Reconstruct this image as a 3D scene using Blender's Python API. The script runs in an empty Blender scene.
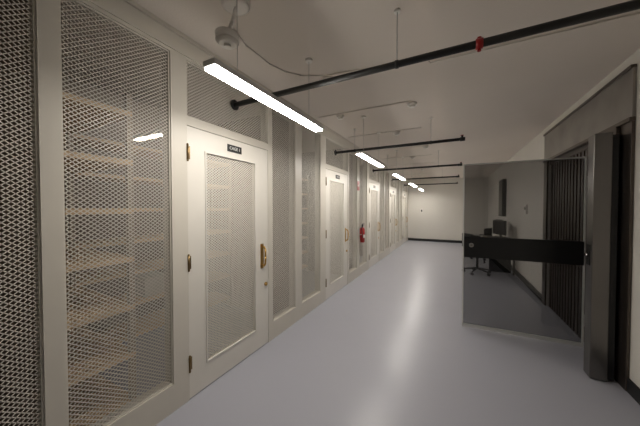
import bpy, bmesh, math
from mathutils import Vector, Matrix
S=bpy.context.scene
COL=S.collection
S.view_settings.view_transform='Standard'

# ---------------- materials ----------------
def mat(name,col,rough=.5,metal=0,emit=None,es=0,noise=0,nscale=6,bump=0,bscale=80,spec=.5):
    m=bpy.data.materials.new(name);m.use_nodes=True
    n=m.node_tree.nodes;l=m.node_tree.links;b=n['Principled BSDF']
    b.inputs['Base Color'].default_value=(*col,1);b.inputs['Roughness'].default_value=rough
    b.inputs['Metallic'].default_value=metal
    b.inputs['Specular IOR Level'].default_value=spec
    if emit:
        b.inputs['Emission Color'].default_value=(*emit,1);b.inputs['Emission Strength'].default_value=es
    tc=n.new('ShaderNodeTexCoord')
    if noise:
        t=n.new('ShaderNodeTexNoise');t.inputs['Scale'].default_value=nscale;t.inputs['Detail'].default_value=2
        r=n.new('ShaderNodeValToRGB')
        r.color_ramp.elements[0].position=.2;r.color_ramp.elements[1].position=.8
        r.color_ramp.elements[0].color=(*[c*(1-noise) for c in col],1)
        r.color_ramp.elements[1].color=(*[min(1,c*(1+noise)) for c in col],1)
        l.new(tc.outputs['Object'],t.inputs['Vector']);l.new(t.outputs['Fac'],r.inputs['Fac']);l.new(r.outputs['Color'],b.inputs['Base Color'])
    if bump:
        t=n.new('ShaderNodeTexNoise');t.inputs['Scale'].default_value=bscale
        bp=n.new('ShaderNodeBump');bp.inputs['Strength'].default_value=bump;bp.inputs['Distance'].default_value=.01
        l.new(tc.outputs['Object'],t.inputs['Vector']);l.new(t.outputs['Fac'],bp.inputs['Height']);l.new(bp.outputs['Normal'],b.inputs['Normal'])
    return m
CREAM=mat('cream_paint',(.62,.585,.515),.4,noise=.02)
MESHP=mat('mesh_paint',(.74,.70,.62),.5)
DOORP=mat('door_paint',(.71,.68,.62),.4,noise=.02)
CEIL=mat('ceiling_paint',(.75,.685,.615),.9,noise=.03,nscale=1,bump=.12,bscale=60)
WALL=mat('wall_paint',(.66,.635,.585),.7,noise=.02,nscale=2)
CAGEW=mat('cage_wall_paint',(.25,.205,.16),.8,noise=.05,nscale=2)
FLOOR=mat('epoxy_floor',(.38,.385,.435),.31,noise=.04,nscale=.5,bump=.40,bscale=2.6,spec=.40)
SHELF=mat('shelf_wood',(.64,.46,.28),.6,noise=.08,nscale=9)
SPOST=mat('shelf_steel',(.36,.30,.23),.5,metal=.2)
BLACK=mat('black_paint',(.008,.008,.008),.4)
PIPEM=mat('black_iron_pipe',(.012,.012,.012),.45)
BASEM=mat('black_rubber',(.012,.012,.013),.6)
BRASS=mat('brass',(.55,.34,.10),.3,metal=1)
HINGE=mat('dark_brass',(.22,.15,.07),.35,metal=1)
STEEL=mat('brushed_steel',(.31,.295,.27),.38,metal=.75,noise=.22,nscale=3)
ESTEEL=mat('dark_brushed_steel',(.19,.18,.17),.30,metal=.9,noise=.08,nscale=2)
DSTEEL=mat('bronze_steel',(.12,.10,.085),.35,metal=.8,noise=.12,nscale=2)
CHROME=mat('chrome',(.75,.75,.75),.15,metal=1)
ALU=mat('aluminium',(.55,.54,.51),.35,metal=.8)
RAILM=mat('satin_rail',(.60,.60,.58),.4,metal=.2)
WHITEM=mat('white_plastic',(.84,.81,.76),.4)
COND=mat('conduit_paint',(.70,.65,.59),.5)
RED=mat('red_enamel',(.36,.010,.010),.3)
GATEM=mat('dark_gate',(.045,.030,.022),.4,metal=.4)
LETTER=mat('white_letter',(.8,.8,.76),.5)
FABRIC=mat('black_fabric',(.012,.012,.014),.8)
SCREEN=mat('dark_screen',(.01,.011,.014),.12)
WOODT=mat('desk_laminate',(.10,.085,.07),.4)
CARD=mat('grey_box_card',(.60,.57,.50),.7,noise=.08)
LED=mat('led_diffuser',(.9,.9,.9),.5,emit=(1,.94,.86),es=64)
LED2=mat('added_lamp_diffuser',(.9,.9,.9),.5,emit=(1,.88,.72),es=7)  # glow of the lamps added inside the cages
def glassmat():
    m=bpy.data.materials.new('tinted_glass');m.use_nodes=True
    n=m.node_tree.nodes;l=m.node_tree.links;n.clear()
    o=n.new('ShaderNodeOutputMaterial');mx=n.new('ShaderNodeMixShader');t=n.new('ShaderNodeBsdfTransparent');g=n.new('ShaderNodeBsdfGlossy');f=n.new('ShaderNodeFresnel')
    t.inputs['Color'].default_value=(.59,.59,.59,1);g.inputs['Roughness'].default_value=.005;g.inputs['Color'].default_value=(1,1,1,1)
    f.inputs['IOR'].default_value=1.6
    l.new(f.outputs[0],mx.inputs[0]);l.new(t.outputs[0],mx.inputs[1]);l.new(g.outputs[0],mx.inputs[2]);l.new(mx.outputs[0],o.inputs[0])
    return m
GLASS=glassmat()

# ---------------- builder ----------------
class B:
    def __init__(s): s.bm=bmesh.new(); s.m=[]
    def mi(s,m):
        if m not in s.m: s.m.append(m)
        return s.m.index(m)
    def box(s,lo,hi,m,bev=0):
        r=bmesh.ops.create_cube(s.bm,size=1)
        vs=r['verts']
        for v in vs:
            v.co=Vector([lo[i]+(v.co[i]+.5)*(hi[i]-lo[i]) for i in range(3)])
        fs=set(f for v in vs for f in v.link_faces)
        i=s.mi(m)
        for f in fs:f.material_index=i
        if bev:
            es=list(set(e for v in vs for e in v.link_edges))
            q=bmesh.ops.bevel(s.bm,geom=es,offset=bev,segments=2,affect='EDGES',profile=.5)
            for f in q['faces']:f.material_index=i
        return s
    def cyl(s,a,b,r,m,seg=16,r2=None):
        a=Vector(a);b=Vector(b);d=b-a
        q=bmesh.ops.create_cone(s.bm,cap_ends=True,segments=seg,radius1=r,radius2=r if r2 is None else r2,depth=d.length)
        M=Matrix.Translation((a+b)/2)@d.to_track_quat('Z','Y').to_matrix().to_4x4()
        bmesh.ops.transform(s.bm,matrix=M,verts=q['verts'])
        i=s.mi(m)
        for f in set(f for v in q['verts'] for f in v.link_faces):
            f.material_index=i
            if len(f.verts)==4:f.smooth=True
        return s
    def path(s,pts,r,m,seg=10):
        for a,b in zip(pts[:-1],pts[1:]): s.cyl(a,b,r,m,seg)
        for p in pts[1:-1]: s.sph(p,r,m)
        return s
    def sph(s,c,r,m,sc=(1,1,1)):
        q=bmesh.ops.create_uvsphere(s.bm,u_segments=16,v_segments=8,radius=r)
        for v in q['verts']: v.co=Vector((v.co.x*sc[0],v.co.y*sc[1],v.co.z*sc[2]))+Vector(c)
        i=s.mi(m)
        for f in set(f for v in q['verts'] for f in v.link_faces): f.material_index=i;f.smooth=True
        return s
    def done(s,name,parent=None,loc=(0,0,0),**k):
        me=bpy.data.meshes.new(name);s.bm.to_mesh(me);s.bm.free()
        for m in s.m: me.materials.append(m)
        return link(name,me,parent,loc,**k)
def link(name,me,parent=None,loc=(0,0,0),rot=(0,0,0),**k):
    o=bpy.data.objects.new(name,me);COL.objects.link(o);o.location=loc;o.rotation_euler=rot
    if parent:o.parent=parent
    for a,b in k.items():o[a]=b
    return o
def copytree(o,loc,name=None):
    def rec(x,p):
        c=x.copy();COL.objects.link(c)
        if p: c.parent=p
        for ch in kids[x.name]: rec(ch,c)
        return c
    kids={}
    def idx(x):
        kids[x.name]=list(x.children)
        for ch in x.children: idx(ch)
    idx(o)
    c=rec(o,None);c.location=loc
    if name:c.name=name
    return c

def diamond(name,w,h,cw,ch,sw,dp):
    nx=max(1,round(w/(cw/2)));ny=max(1,round(h/(ch/2)))
    ax=w/nx;az=h/ny;V=[];F=[]
    for i in range(nx):
        for j in range(ny):
            if (i+j)%2==0: p=(i*ax,j*az);q=((i+1)*ax,(j+1)*az)
            else: p=(i*ax,(j+1)*az);q=((i+1)*ax,j*az)
            dx=q[0]-p[0];dz=q[1]-p[1];L=math.hypot(dx,dz);nxx=-dz/L*sw/2;nz=dx/L*sw/2
            b=len(V)
            for (a,c) in (p,q):
                for x in (-dp/2,dp/2):
                    V.append((x,a+nxx,c+nz));V.append((x,a-nxx,c-nz))
            F+= [(b,b+1,b+5,b+4),(b+2,b+6,b+7,b+3),(b,b+4,b+6,b+2),(b+1,b+3,b+7,b+5)]
    me=bpy.data.meshes.new(name);me.from_pydata(V,[],F);me.materials.append(MESHP);me.update()
    return me
def textmesh(txt,size,m,extr=.0006):
    c=bpy.data.curves.new('t','FONT');c.body=txt;c.size=size;c.align_x='CENTER';c.align_y='CENTER';c.extrude=extr
    o=bpy.data.objects.new('t',c);COL.objects.link(o)
    bpy.context.view_layer.update()
    me=bpy.data.meshes.new_from_object(o);bpy.data.objects.remove(o)
    me.materials.clear();me.materials.append(m);return me

# ---------------- dimensions ----------------
XL=-1.78; XR=1.28; YF=12.2; YB=-3.0; H=2.77; XC=-3.4
SX=-.15; SH=.055   # shallow ceiling step
P=2.39; DY=1.268; DW=.95; DH=2.10; ND=5
T=.10
B().box((XC-.1,YB-.1,-.1),(XR+.9,YF+.1,0),FLOOR).done('floor',kind='structure',label='polished pale blue-grey epoxy floor')
B().box((XC-.1,YB-.1,H),(XR+.9,YF+.1,H+.1),CEIL).box((SX,YB,H-SH),(XR,YF,H),CEIL).done('ceiling',kind='structure',label='plain off-white ceiling with a shallow lowered strip')
B().box((XL,YF,0),(XR,YF+.1,H),WALL).done('wall_far',kind='structure',label='plain off-white end wall')
B().box((XC,YB-.1,0),(XR,YB,H),WALL).done('wall_back',kind='structure',label='plain off-white wall')
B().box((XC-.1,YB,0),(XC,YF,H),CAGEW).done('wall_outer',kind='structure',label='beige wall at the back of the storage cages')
OY0,OY1,OZ=3.32,4.98,2.2
b=B()
b.box((XR,YB,0),(XR+.15,OY0,H),WALL).box((XR,OY1,0),(XR+.15,YF,H),WALL).box((XR,OY0,OZ),(XR+.15,OY1,H),WALL)
b.done('wall_right',kind='structure',label='off-white wall with the wide steel-framed vault opening')
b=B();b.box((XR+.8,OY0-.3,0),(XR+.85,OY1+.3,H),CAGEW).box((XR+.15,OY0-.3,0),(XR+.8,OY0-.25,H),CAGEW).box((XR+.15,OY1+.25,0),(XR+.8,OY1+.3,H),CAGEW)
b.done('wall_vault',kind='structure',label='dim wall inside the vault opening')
B().box((XL+.01,YF-.015,0),(XR-.015,YF,.11),BASEM).done('baseboard_far',kind='structure',label='black rubber baseboard')
B().box((XR-.015,5.12,0),(XR,YF-.015,.11),BASEM).done('baseboard_right',kind='structure',label='black rubber baseboard')
B().box((XR-.015,YB,0),(XR,2.95,.11),BASEM).done('baseboard_near',kind='structure',label='black rubber baseboard')

# ---------------- left partition ----------------
MZ0,MZ1=.20,2.59; DHD=2.17
bays=[(-.16,.485),(.565,1.142)]
for k in range(ND):
    y=DY+P*k
    bays+= [(y+1.03,y+1.50),(y+1.655,y+2.20)] if k<4 else []
b=B()
b.box((XL-T,YB,MZ1),(XL,YF,H),CREAM)
b.box((XL-T,YB,0),(XL,-.16,MZ1),CREAM)
b.box((XL,YB,MZ1+.02),(XL+.012,YF,MZ1+.07),CREAM)
dy=[DY+P*k for k in range(ND)]
ops=[(a,c,'m') for a,c in bays]+[(y-.003,y+DW+.003,'d') for y in dy]
ops.sort()
prev=-.16
for a,c,t in ops:
    if a>prev+.001:
        b.box((XL-T,prev,0),(XL,a,MZ1),CREAM)
    if t=='m': b.box((XL-T,a,0),(XL,c,MZ0),CREAM)
    else:
        b.box((XL-T,a,DH+.004),(XL,c,DHD),CREAM)
    prev=c
b.box((XL-T,prev,0),(XL,YF,MZ1),CREAM)
for a,c,t in ops:
    z0=MZ0 if t=='m' else DHD
    w=.010
    for lo,hi in (((a,z0),(a+w,MZ1)),((c-w,z0),(c,MZ1)),((a+w,z0),(c-w,z0+w)),((a+w,MZ1-w),(c-w,MZ1))):
        b.box((XL-.035,lo[0],lo[1]),(XL-.01,hi[0],hi[1]),CREAM)
wl=b.done('wall_left',kind='structure',label='cream-painted partition framing of the storage cages')
cache={}
for a,c,t in ops:
    z0=MZ0 if t=='m' else DHD
    key=(round(c-a,3),z0)
    if key not in cache: cache[key]=diamond('mesh_panel',c-a,MZ1-z0,.030,.024,.0047,.0015)
    link('mesh_panel',cache[key],wl,(XL-.02,a,z0),label='cream expanded-metal diamond mesh panel')

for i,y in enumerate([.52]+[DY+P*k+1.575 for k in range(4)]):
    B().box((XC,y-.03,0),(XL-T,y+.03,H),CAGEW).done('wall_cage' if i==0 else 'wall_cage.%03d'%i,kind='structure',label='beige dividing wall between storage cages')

# ---------------- doors ----------------
def leafmesh():
    b=B();x0,x1=-.045,.0
    ps=.155;pe=DW-.19;pz0=.205;pz1=1.94
    b.box((x0,0,.008),(x1,ps,DH),DOORP).box((x0,pe,.008),(x1,DW,DH),DOORP)
    b.box((x0,ps,.008),(x1,pe,pz0),DOORP).box((x0,ps,pz1),(x1,pe,DH),DOORP)
    w=.014
    for lo,hi in (((ps,pz0),(ps+w,pz1)),((pe-w,pz0),(pe,pz1)),((ps+w,pz0),(pe-w,pz0+w)),((ps+w,pz1-w),(pe-w,pz1))):
        b.box((x0+.01,lo[0],lo[1]),(x1+.006,hi[0],hi[1]),DOORP)
    return b,ps,pe,pz0,pz1
dm=None
for k in range(ND):
    loc=(XL-.004,DY+P*k,0)
    if k==0:
        b,ps,pe,pz0,pz1=leafmesh()
        d=b.done('door_1',None,loc,kind='structure',label='white door with diamond mesh window and brass pull')
        link('mesh_screen',diamond('mesh_screen',pe-ps,pz1-pz0,.030,.022,.0080,.0015),d,(-.012,ps,pz0),label='white expanded-metal screen')
        hb=B();hb.cyl((.008,-.001,-.055),(.008,-.001,.055),.008,HINGE).box((-.002,-.001,-.05),(.003,.022,.05),HINGE).sph((.008,-.001,.06),.008,HINGE).sph((.008,-.001,-.06),.008,HINGE)
        hm=hb.done('hinge',d,(0,0,.28))
        for z in (1.06,1.90): link('hinge',hm.data,d,(0,0,z))
        b=B();b.box((0,-.024,-.13),(.005,.024,.13),BRASS,.002)
        b.path([(.004,.0,-.10),(.035,-.006,-.10),(.055,-.012,-.075),(.06,-.012,0),(.055,-.012,.075),(.035,-.006,.10),(.004,0,.10)],.010,BRASS)
        b.done('handle',d,(0,DW-.10,.97),label='brass D-shaped pull handle on a plate')
        b=B();b.cyl((0,0,0),(.014,0,0),.02,BRASS,20).cyl((.014,0,0),(.018,0,0),.012,BRASS,16).done('lock',d,(0,DW-.045,.66),label='round brass lock cylinder')
        dm=d
    else:
        d=copytree(dm,loc,'door_%d'%(k+1))
for k in range(ND):
    d=bpy.data.objects['door_%d'%(k+1)]
    b=B();b.box((0,-.085,-.032),(.006,.085,.032),BLACK,.002)
    p=b.done('sign_plate',d,(0,DW/2,2.018),label='small black number plate')
    link('lettering',textmesh('CAGE %d'%(k+1),.038,LETTER),p,(.0065,0,0),(math.pi/2,0,math.pi/2),label='white lettering')

# ---------------- shelving ----------------
def shelf(name,L,Dp,Hh,levels,loc,rz,label):
    r=link(name,None,None,loc,(0,0,rz),label=label,category='shelving unit',group='shelving units in the cages')
    b=B().box((0,0,0),(.035,.035,Hh),SPOST)
    p0=b.done('post',r,(0,0,0))
    for q in ((L-.035,0,0),(0,Dp-.035,0),(L-.035,Dp-.035,0)): link('post',p0.data,r,q)
    b=B().box((.0,.0,0),(L,Dp,.035),SHELF)
    s0=b.done('shelf_board',r,(0,0,levels[0]))
    for z in levels[1:]: link('shelf_board',s0.data,r,(0,0,z))
    return r
lv=[.12,.45,.78,1.11,1.44,1.77,2.10]
for k in range(-1,4):
    y0=DY+P*k+1.62
    if k==-1: y0=.56
    shelf('shelving_unit',2.2,.42,2.25,lv,(XC+.45,y0+.05,0),math.pi/2,'tall wood-shelf storage rack against the cage wall')
shelf('shelving_unit',.95,.4,2.25,lv,(XC+.50,.58,0),0,'wood-shelf rack beside the cage divider')
shelf('shelving_unit',2.3,.42,2.25,lv,(XC+.7,-1.9,0),math.pi/2,'tall wood-shelf storage rack behind the mesh')
b0=B().box((-.15,-.14,0),(.15,.14,.20),CARD,.004).box((-.155,-.145,.15),(.155,.145,.205),CARD,.004).done('storage_box',None,(XC+.24,1.75,lv[1]+.035),label='grey lidded cardboard box on a shelf',category='box',group='storage boxes')

# ---------------- added cage lamps ----------------
r=link('added_cage_lamp',None,None,(-2.55,1.42,H),label='added slim linear light inside the cage',category='ceiling light',group='added cage lights')  # lamp added in place of a fixture's reflection behind the mesh
B().box((-.22,-.03,-.62),(.22,.03,-.58),ALU,.003).done('housing',r)
B().box((-.21,-.025,-.632),(.21,.025,-.621),LED2).done('diffuser',r)
for x in (-.18,.18): B().cyl((x,0,-.58),(x,0,0),.002,ALU,6).done('cable',r)
copytree(r,(-2.2,-.5,H));copytree(r,(-2.2,-1.6,H))  # out-of-view copies, added to lighten the leftmost cage

# ---------------- linear pendant lights ----------------
FX,FZ,FL=-1.12,2.20,1.24
def lamp(loc):
    r=link('linear_pendant_light',None,None,loc,label='slim silver linear LED light hanging on thin cables',category='ceiling light',group='linear pendant lights')
    drop=H-FZ
    B().box((-.045,0,-drop+.012),(.045,FL,-drop+.045),RAILM,.004).done('housing',r)
    B().box((-.038,.012,-drop),(.038,FL-.012,-drop+.013),LED).done('diffuser',r,label='glowing warm white diffuser')
    c=B().cyl((0,0,-drop+.045),(0,0,-.02),.0022,ALU,6).done('cable',r,(0,.2,0))
    link('cable',c.data,r,(0,FL-.2,0))
    c=B().cyl((0,0,-.02),(0,0,0),.03,WHITEM,20).done('ceiling_cap',r,(0,.2,0))
    link('ceiling_cap',c.data,r,(0,FL-.2,0))
    return r
l0=lamp((FX,.92,H))
for k in (1,2,3,4):
    copytree(l0,(FX,.92+2.40*k if k<4 else 10.4,H))  # the farthest pendant is an extra, added to brighten the end wall

r=link('ceiling_sensor',None,None,(-1.20,1.19,H),label='white round detector hanging from a round ceiling base',category='sensor')
B().cyl((0,0,-.04),(0,0,0),.085,WHITEM,28).cyl((0,0,-.055),(0,0,-.04),.06,WHITEM,28,.085).done('ceiling_base',r)
B().path([(0,0,-.055),(.02,-.05,-.18),(.045,-.11,-.30)],.010,WHITEM).done('stem',r)
B().cyl((.045,-.11,-.335),(.045,-.11,-.295),.065,WHITEM,28).cyl((.045,-.11,-.355),(.045,-.11,-.335),.045,WHITEM,28,.065).cyl((.045,-.11,-.37),(.045,-.11,-.355),.02,WHITEM,20).done('detector_head',r)

# ---------------- sprinkler pipes ----------------
PZ=2.42
for i,(y,x1) in enumerate(((1.74,XR),(4.02,.14),(6.38,.19),(8.75,.19),(11.1,.19))):
    r=link('sprinkler_pipe',None,None,(XL,y,PZ),category='pipe',group='black pipes crossing the ceiling',
        label='long black iron pipe with a red fitting' if i==0 else 'black iron pipe hung across the corridor')
    L=x1-XL
    pr=.022 if i==0 else .021
    b=B();b.cyl((0.0,0,0),(L,0,0),pr,PIPEM,18)
    b.cyl((0,0,0),(.012,0,0),.045,PIPEM,20)
    if i: b.cyl((L-.05,0,0),(L,0,0),.028,PIPEM,18).cyl((1.88,0,0),(1.93,0,0),.026,PIPEM,18)
    b.done('pipe',r)
    if i==0:
        b=B().cyl((1.892,0,0),(1.928,0,0),.029,RED,18).cyl((1.91,0,.028),(1.91,0,.036),.012,RED,14).cyl((1.91,0,-.042),(1.91,0,-.028),.010,RED,12)
        b.done('valve',r,label='small red sprinkler valve')
    else:
        B().cyl((L-.025,0,.02),(L-.025,0,.05),.014,PIPEM,12).cyl((L-.025,0,.049),(L-.025,0,.054),.022,RED,14).done('sprinkler_head',r,label='small dark sprinkler fitting')
    for x in ((1.45,2.6) if i==0 else (.35,1.5)):
        top=H-PZ-(SH if XL+x>SX else 0)
        b=B();b.cyl((x,0,.02),(x,0,top),.0035,ALU,8)
        b.cyl((x-.01,0,0),(x+.01,0,0),pr+.004,PIPEM,16).cyl((x,0,top-.015),(x,0,top),.02,WHITEM,12)
        b.done('hanger',r)
zc=H-.007
def conduit(pts,label='thin off-white electrical conduit on the ceiling'):
    o=Vector(pts[0])
    b=B().path([tuple(Vector(p)-o) for p in pts],.006,COND,10)
    b.done('conduit',None,tuple(o),label=label,category='conduit',group='ceiling conduits')
conduit([(-1.27,1.26,zc),(-1.40,1.36,zc),(-1.46,1.55,zc),(-1.46,1.85,zc),(-1.41,2.02,zc),(-1.31,2.15,zc),(-1.12,2.25,zc),(-.47,2.36,zc),(-.22,2.38,zc),(-.17,2.38,zc-SH),(XR-.01,2.38,zc-SH)])
for y in (3.25,4.40,5.7,6.75,7.9,9.1,10.3): conduit([(-1.7,y,zc),(-.45,y,zc)])
conduit([(XL+.016,.0,2.73),(XL+.016,12.1,2.73)],'thin off-white conduit run along the partition header')
def jbox(loc):
    b=B().cyl((0,0,-.03),(0,0,0),.055,WHITEM,24).cyl((0,0,-.05),(0,0,-.03),.035,WHITEM,18)
    b.done('junction_box',None,loc,label='small off-white round ceiling junction box',category='junction box',group='ceiling junction boxes')
for p in ((-1.12,2.33,H),(-.85,4.50,H),(-.9,6.86,H),(-.45,3.35,H),(-1.4,3.34,H),(-.5,5.8,H),(-.9,9.2,H)): jbox(p)

# ---------------- fire extinguisher ----------------
r=link('fire_extinguisher',None,None,(XL+.072,5.30,.74),label='slim red fire extinguisher hung on the cream partition post',category='fire extinguisher')
B().cyl((0,0,.02),(0,0,.28),.052,RED,24).sph((0,0,.28),.052,RED,(1,1,.8)).cyl((0,0,0),(0,0,.02),.045,RED,24).done('cylinder_body',r)
B().cyl((0,0,.31),(0,0,.36),.02,BLACK,14).box((-.01,-.02,.36),(.012,.09,.374),BLACK).box((-.01,-.01,.386),(.012,.10,.398),BLACK).cyl((0,-.005,.35),(0,-.005,.398),.010,BLACK,8).done('valve_handle',r,label='black squeeze handle and valve')
B().path([(0,-.02,.34),(.0,-.062,.31),(.02,-.068,.2),(.02,-.065,.1)],.009,BLACK).done('hose',r,label='black rubber hose')
B().box((-.071,-.03,.1),(-.05,.03,.34),CHROME).box((-.06,-.056,.16),(.0,-.050,.18),CHROME).done('bracket',r)
b=B()
for i in range(7):
    a=-.9+i*.2;a2=a+.2
    vs=[b.bm.verts.new((.0528*math.cos(q),.0528*math.sin(q),z)) for q,z in ((a,.10),(a2,.10),(a2,.17),(a,.17))]
    b.bm.faces.new(vs).material_index=b.mi(LETTER)
b.done('label_sheet',r,label='pale instruction label')
b=B().box((0,-.07,-.1),(.004,.07,.1),RED);s=b.done('extinguisher_sign',None,(XL+.001,5.235,1.95),label='small red fire extinguisher sign on the post',category='sign')
link('lettering',textmesh('FIRE',.045,LETTER),s,(.005,0,0),(math.pi/2,0,math.pi/2))
B().box((-.05,-.01,-.08),(.05,0,.08),WHITEM,.003).box((-.03,-.018,-.05),(.03,-.01,.05),BLACK).done('light_switch',None,(-1.2,YF,1.35),label='small dark-centred device on the end wall',category='light switch')

# ---------------- vault frame ----------------
r=link('vault_surround',None,None,(XR-.002,2.98,0),label='heavy grey steel surround of the vault opening',category='door frame')
B().box((-.02,-.04,OZ),(0,2.14,2.60),STEEL,.003).box((-.035,-.04,2.585),(0,2.14,2.61),DSTEEL).box((-.035,-.04,OZ-.03),(0,2.14,OZ),DSTEEL).done('lintel',r,label='mottled grey brushed steel lintel plate')
B().box((-.02,-.04,0),(0,.34,OZ-.03),DSTEEL,.003).box((-.045,.12,0),(-.02,.34,OZ-.03),DSTEEL,.004).done('jamb',r,label='stepped dark steel jamb')
B().box((-.02,2.0,0),(0,2.14,OZ-.03),DSTEEL,.003).done('jamb',r,label='dark steel jamb plate')
b=B();n=18;w=(OY1-OY0-.02)/n
for i in range(n):
    y=i*w
    b.box((0,y+.018,0),(.035,y+w-.018,OZ-.03),GATEM)
b.box((.035,0,0),(.04,OY1-OY0-.02,OZ-.03),BLACK)
b.box((-.012,0,OZ-.09),(.05,OY1-OY0-.02,OZ-.03),GATEM)
b.done('vault_shutter',None,(XR+.02,OY0+.01,.005),label='dark brown vertically ribbed shutter inside the vault opening',category='shutter')
r=link('vault_door',None,None,(XR-.11,3.07,0),label='thick dark brushed steel vault door edge beside the jamb',category='vault door')
B().box((-.10,-.06,.006),(.012,.06,2.11),ESTEEL,.006).done('door_slab',r)
B().box((.011,-.045,.02),(.055,.05,2.09),BLACK).done('door_edge',r,label='dark recessed edge strip')
b=B();b.box((-.106,-.03,.98),(-.1,.03,1.16),BLACK,.002).cyl((-.125,0,1.07),(-.1,0,1.07),.014,CHROME,14).done('lock',r,label='black lock plate')

# ---------------- glass gate ----------------
gx,gy=1.235,3.63; ang=math.atan2(3.60-gy,.12-gx); L=math.hypot(gy-3.60,gx-.12)
r=link('glass_gate',None,None,(gx,gy,0),(0,0,ang),label='open tinted glass gate with slim steel frame and black lock rail',category='gate')
GZ0,GZ1=.02,2.01;f=.013
b=B();b.box((0,-.012,GZ0),(f,.012,GZ1),RAILM).box((L-f,-.012,GZ0),(L,.012,GZ1),RAILM).box((f,-.012,GZ0),(L-f,.012,GZ0+.04),RAILM).box((f,-.012,GZ1-f),(L-f,.012,GZ1),RAILM)
b.done('frame',r,label='slim satin metal frame')
B().box((f,-.004,1.13),(L-f,.004,GZ1-f),GLASS).done('glass_pane',r,label='upper tinted glass pane')
B().box((f,-.004,GZ0+.04),(L-f,.004,.88),GLASS).done('glass_pane',r,label='lower tinted glass pane')
B().box((f,-.02,.88),(L-f,.02,1.13),BLACK,.003).done('lock_rail',r,label='wide matte black horizontal rail')
B().cyl((L-.09,.02,1.03),(L-.09,.032,1.03),.026,CHROME,24).cyl((L-.09,.032,1.03),(L-.09,.036,1.03),.015,STEEL,20).done('lock',r,label='round chrome lock')
for z in (.3,1.75): B().cyl((-.004,0,z-.06),(-.004,0,z+.06),.012,ALU,12).done('hinge',r)

# ---------------- desk, monitors, chair beyond gate ----------------
r=link('desk',None,None,(1.0,7.5,0),label='small dark laminate desk against the wall',category='desk')
B().box((-.26,-.6,.71),(.26,.6,.74),WOODT,.004).done('desktop',r)
lg=B().box((-.02,-.02,0),(.02,.02,.71),BLACK).done('leg',r,(-.22,-.56,0))
for q in ((.22,-.56,0),(-.22,.56,0),(.22,.56,0)): link('leg',lg.data,r,q)
def monitor(loc,rz):
    r=link('monitor',None,None,loc,(0,0,rz),label='black flat computer monitor on the desk',category='monitor',group='desk monitors')
    B().box((-.015,-.25,.12),(.02,.25,.45),BLACK,.004).done('casing',r)
    B().box((-.018,-.235,.135),(-.0155,.235,.435),SCREEN).done('screen',r)
    B().box((-.09,-.11,0),(.09,.11,.012),BLACK,.003).box((.02,-.025,.01),(.045,.025,.3),BLACK).done('stand',r)
    return r
monitor((.98,7.2,.74),.35);monitor((1.05,7.78,.74),.1)
b=B().box((-.2,-.1,0),(.2,.1,.42),BLACK,.006).box((-.204,-.08,.05),(-.2,.08,.37),SCREEN)
b.done('computer_tower',None,(1.0,7.2,.0),label='black computer tower standing under the desk',category='computer')
for z,y in ((1.45,6.2),(1.75,9.4)):
    B().box((-.03,-.06,-.09),(0,.06,.09),WHITEM,.004).box((-.034,-.035,-.01),(-.03,.035,.05),SCREEN).done('wall_device',None,(XR,y,z),label='small white control box with dark display on the wall',category='control box',group='wall control boxes')
B().box((-.09,-.30,-.5),(0,.30,.5),FABRIC,.004).box((-.094,-.27,-.47),(-.09,.27,.47),SCREEN).done('wall_cabinet',None,(XR,8.6,1.75),label='dark flat-fronted cabinet fixed on the wall',category='cabinet')
r=link('office_chair',None,None,(.52,6.75,0),(0,0,.5),label='black office swivel chair on five casters near the desk',category='chair',group='office chairs')
B().box((-.22,-.22,.44),(.22,.22,.51),FABRIC,.025).done('seat',r)
B().box((-.25,-.20,.58),(-.20,.20,.90),FABRIC,.02).done('backrest',r)
B().path([(-.1,0,.43),(-.26,0,.45),(-.265,0,.75)],.016,BLACK).done('back_support',r)
B().cyl((0,0,.1),(0,0,.44),.025,BLACK,14).done('gas_column',r)
b=B()
for i in range(5):
    a=i*math.tau/5; b.cyl((0,0,.12),(.27*math.cos(a),.27*math.sin(a),.075),.022,BLACK,10,.014)
b.done('star_base',r)
c0=None
for i in range(5):
    a=i*math.tau/5;p=(.27*math.cos(a),.27*math.sin(a),0)
    if not c0: c0=B().cyl((0,-.02,.03),(0,.02,.03),.03,BLACK,14).cyl((0,0,.04),(0,0,.08),.008,BLACK,8).done('caster',r,p)
    else: link('caster',c0.data,r,p)
for sy in (-1,1):
    B().path([(-.05,sy*.20,.46),(-.05,sy*.25,.5),(-.05,sy*.25,.66)],.012,BLACK).box((-.14,sy*.25-.03,.66),(.12,sy*.25+.03,.69),FABRIC,.008).done('armrest',r)
c=copytree(r,(.72,8.75,0));c.rotation_euler=(0,0,2.6)

# ---------------- world, camera ----------------
w=bpy.data.worlds.new('World');S.world=w;w.use_nodes=True
w.node_tree.nodes['Background'].inputs[0].default_value=(1,.95,.9,1);w.node_tree.nodes['Background'].inputs[1].default_value=.02
cd=bpy.data.cameras.new('Camera');cd.sensor_width=36;cd.lens=14.4;cd.clip_start=.02
cam=bpy.data.objects.new('Camera',cd);COL.objects.link(cam)
cam.location=(0,0,1.48);cam.rotation_euler=(math.radians(90-1.16),0,math.radians(27.28))
S.camera=cam
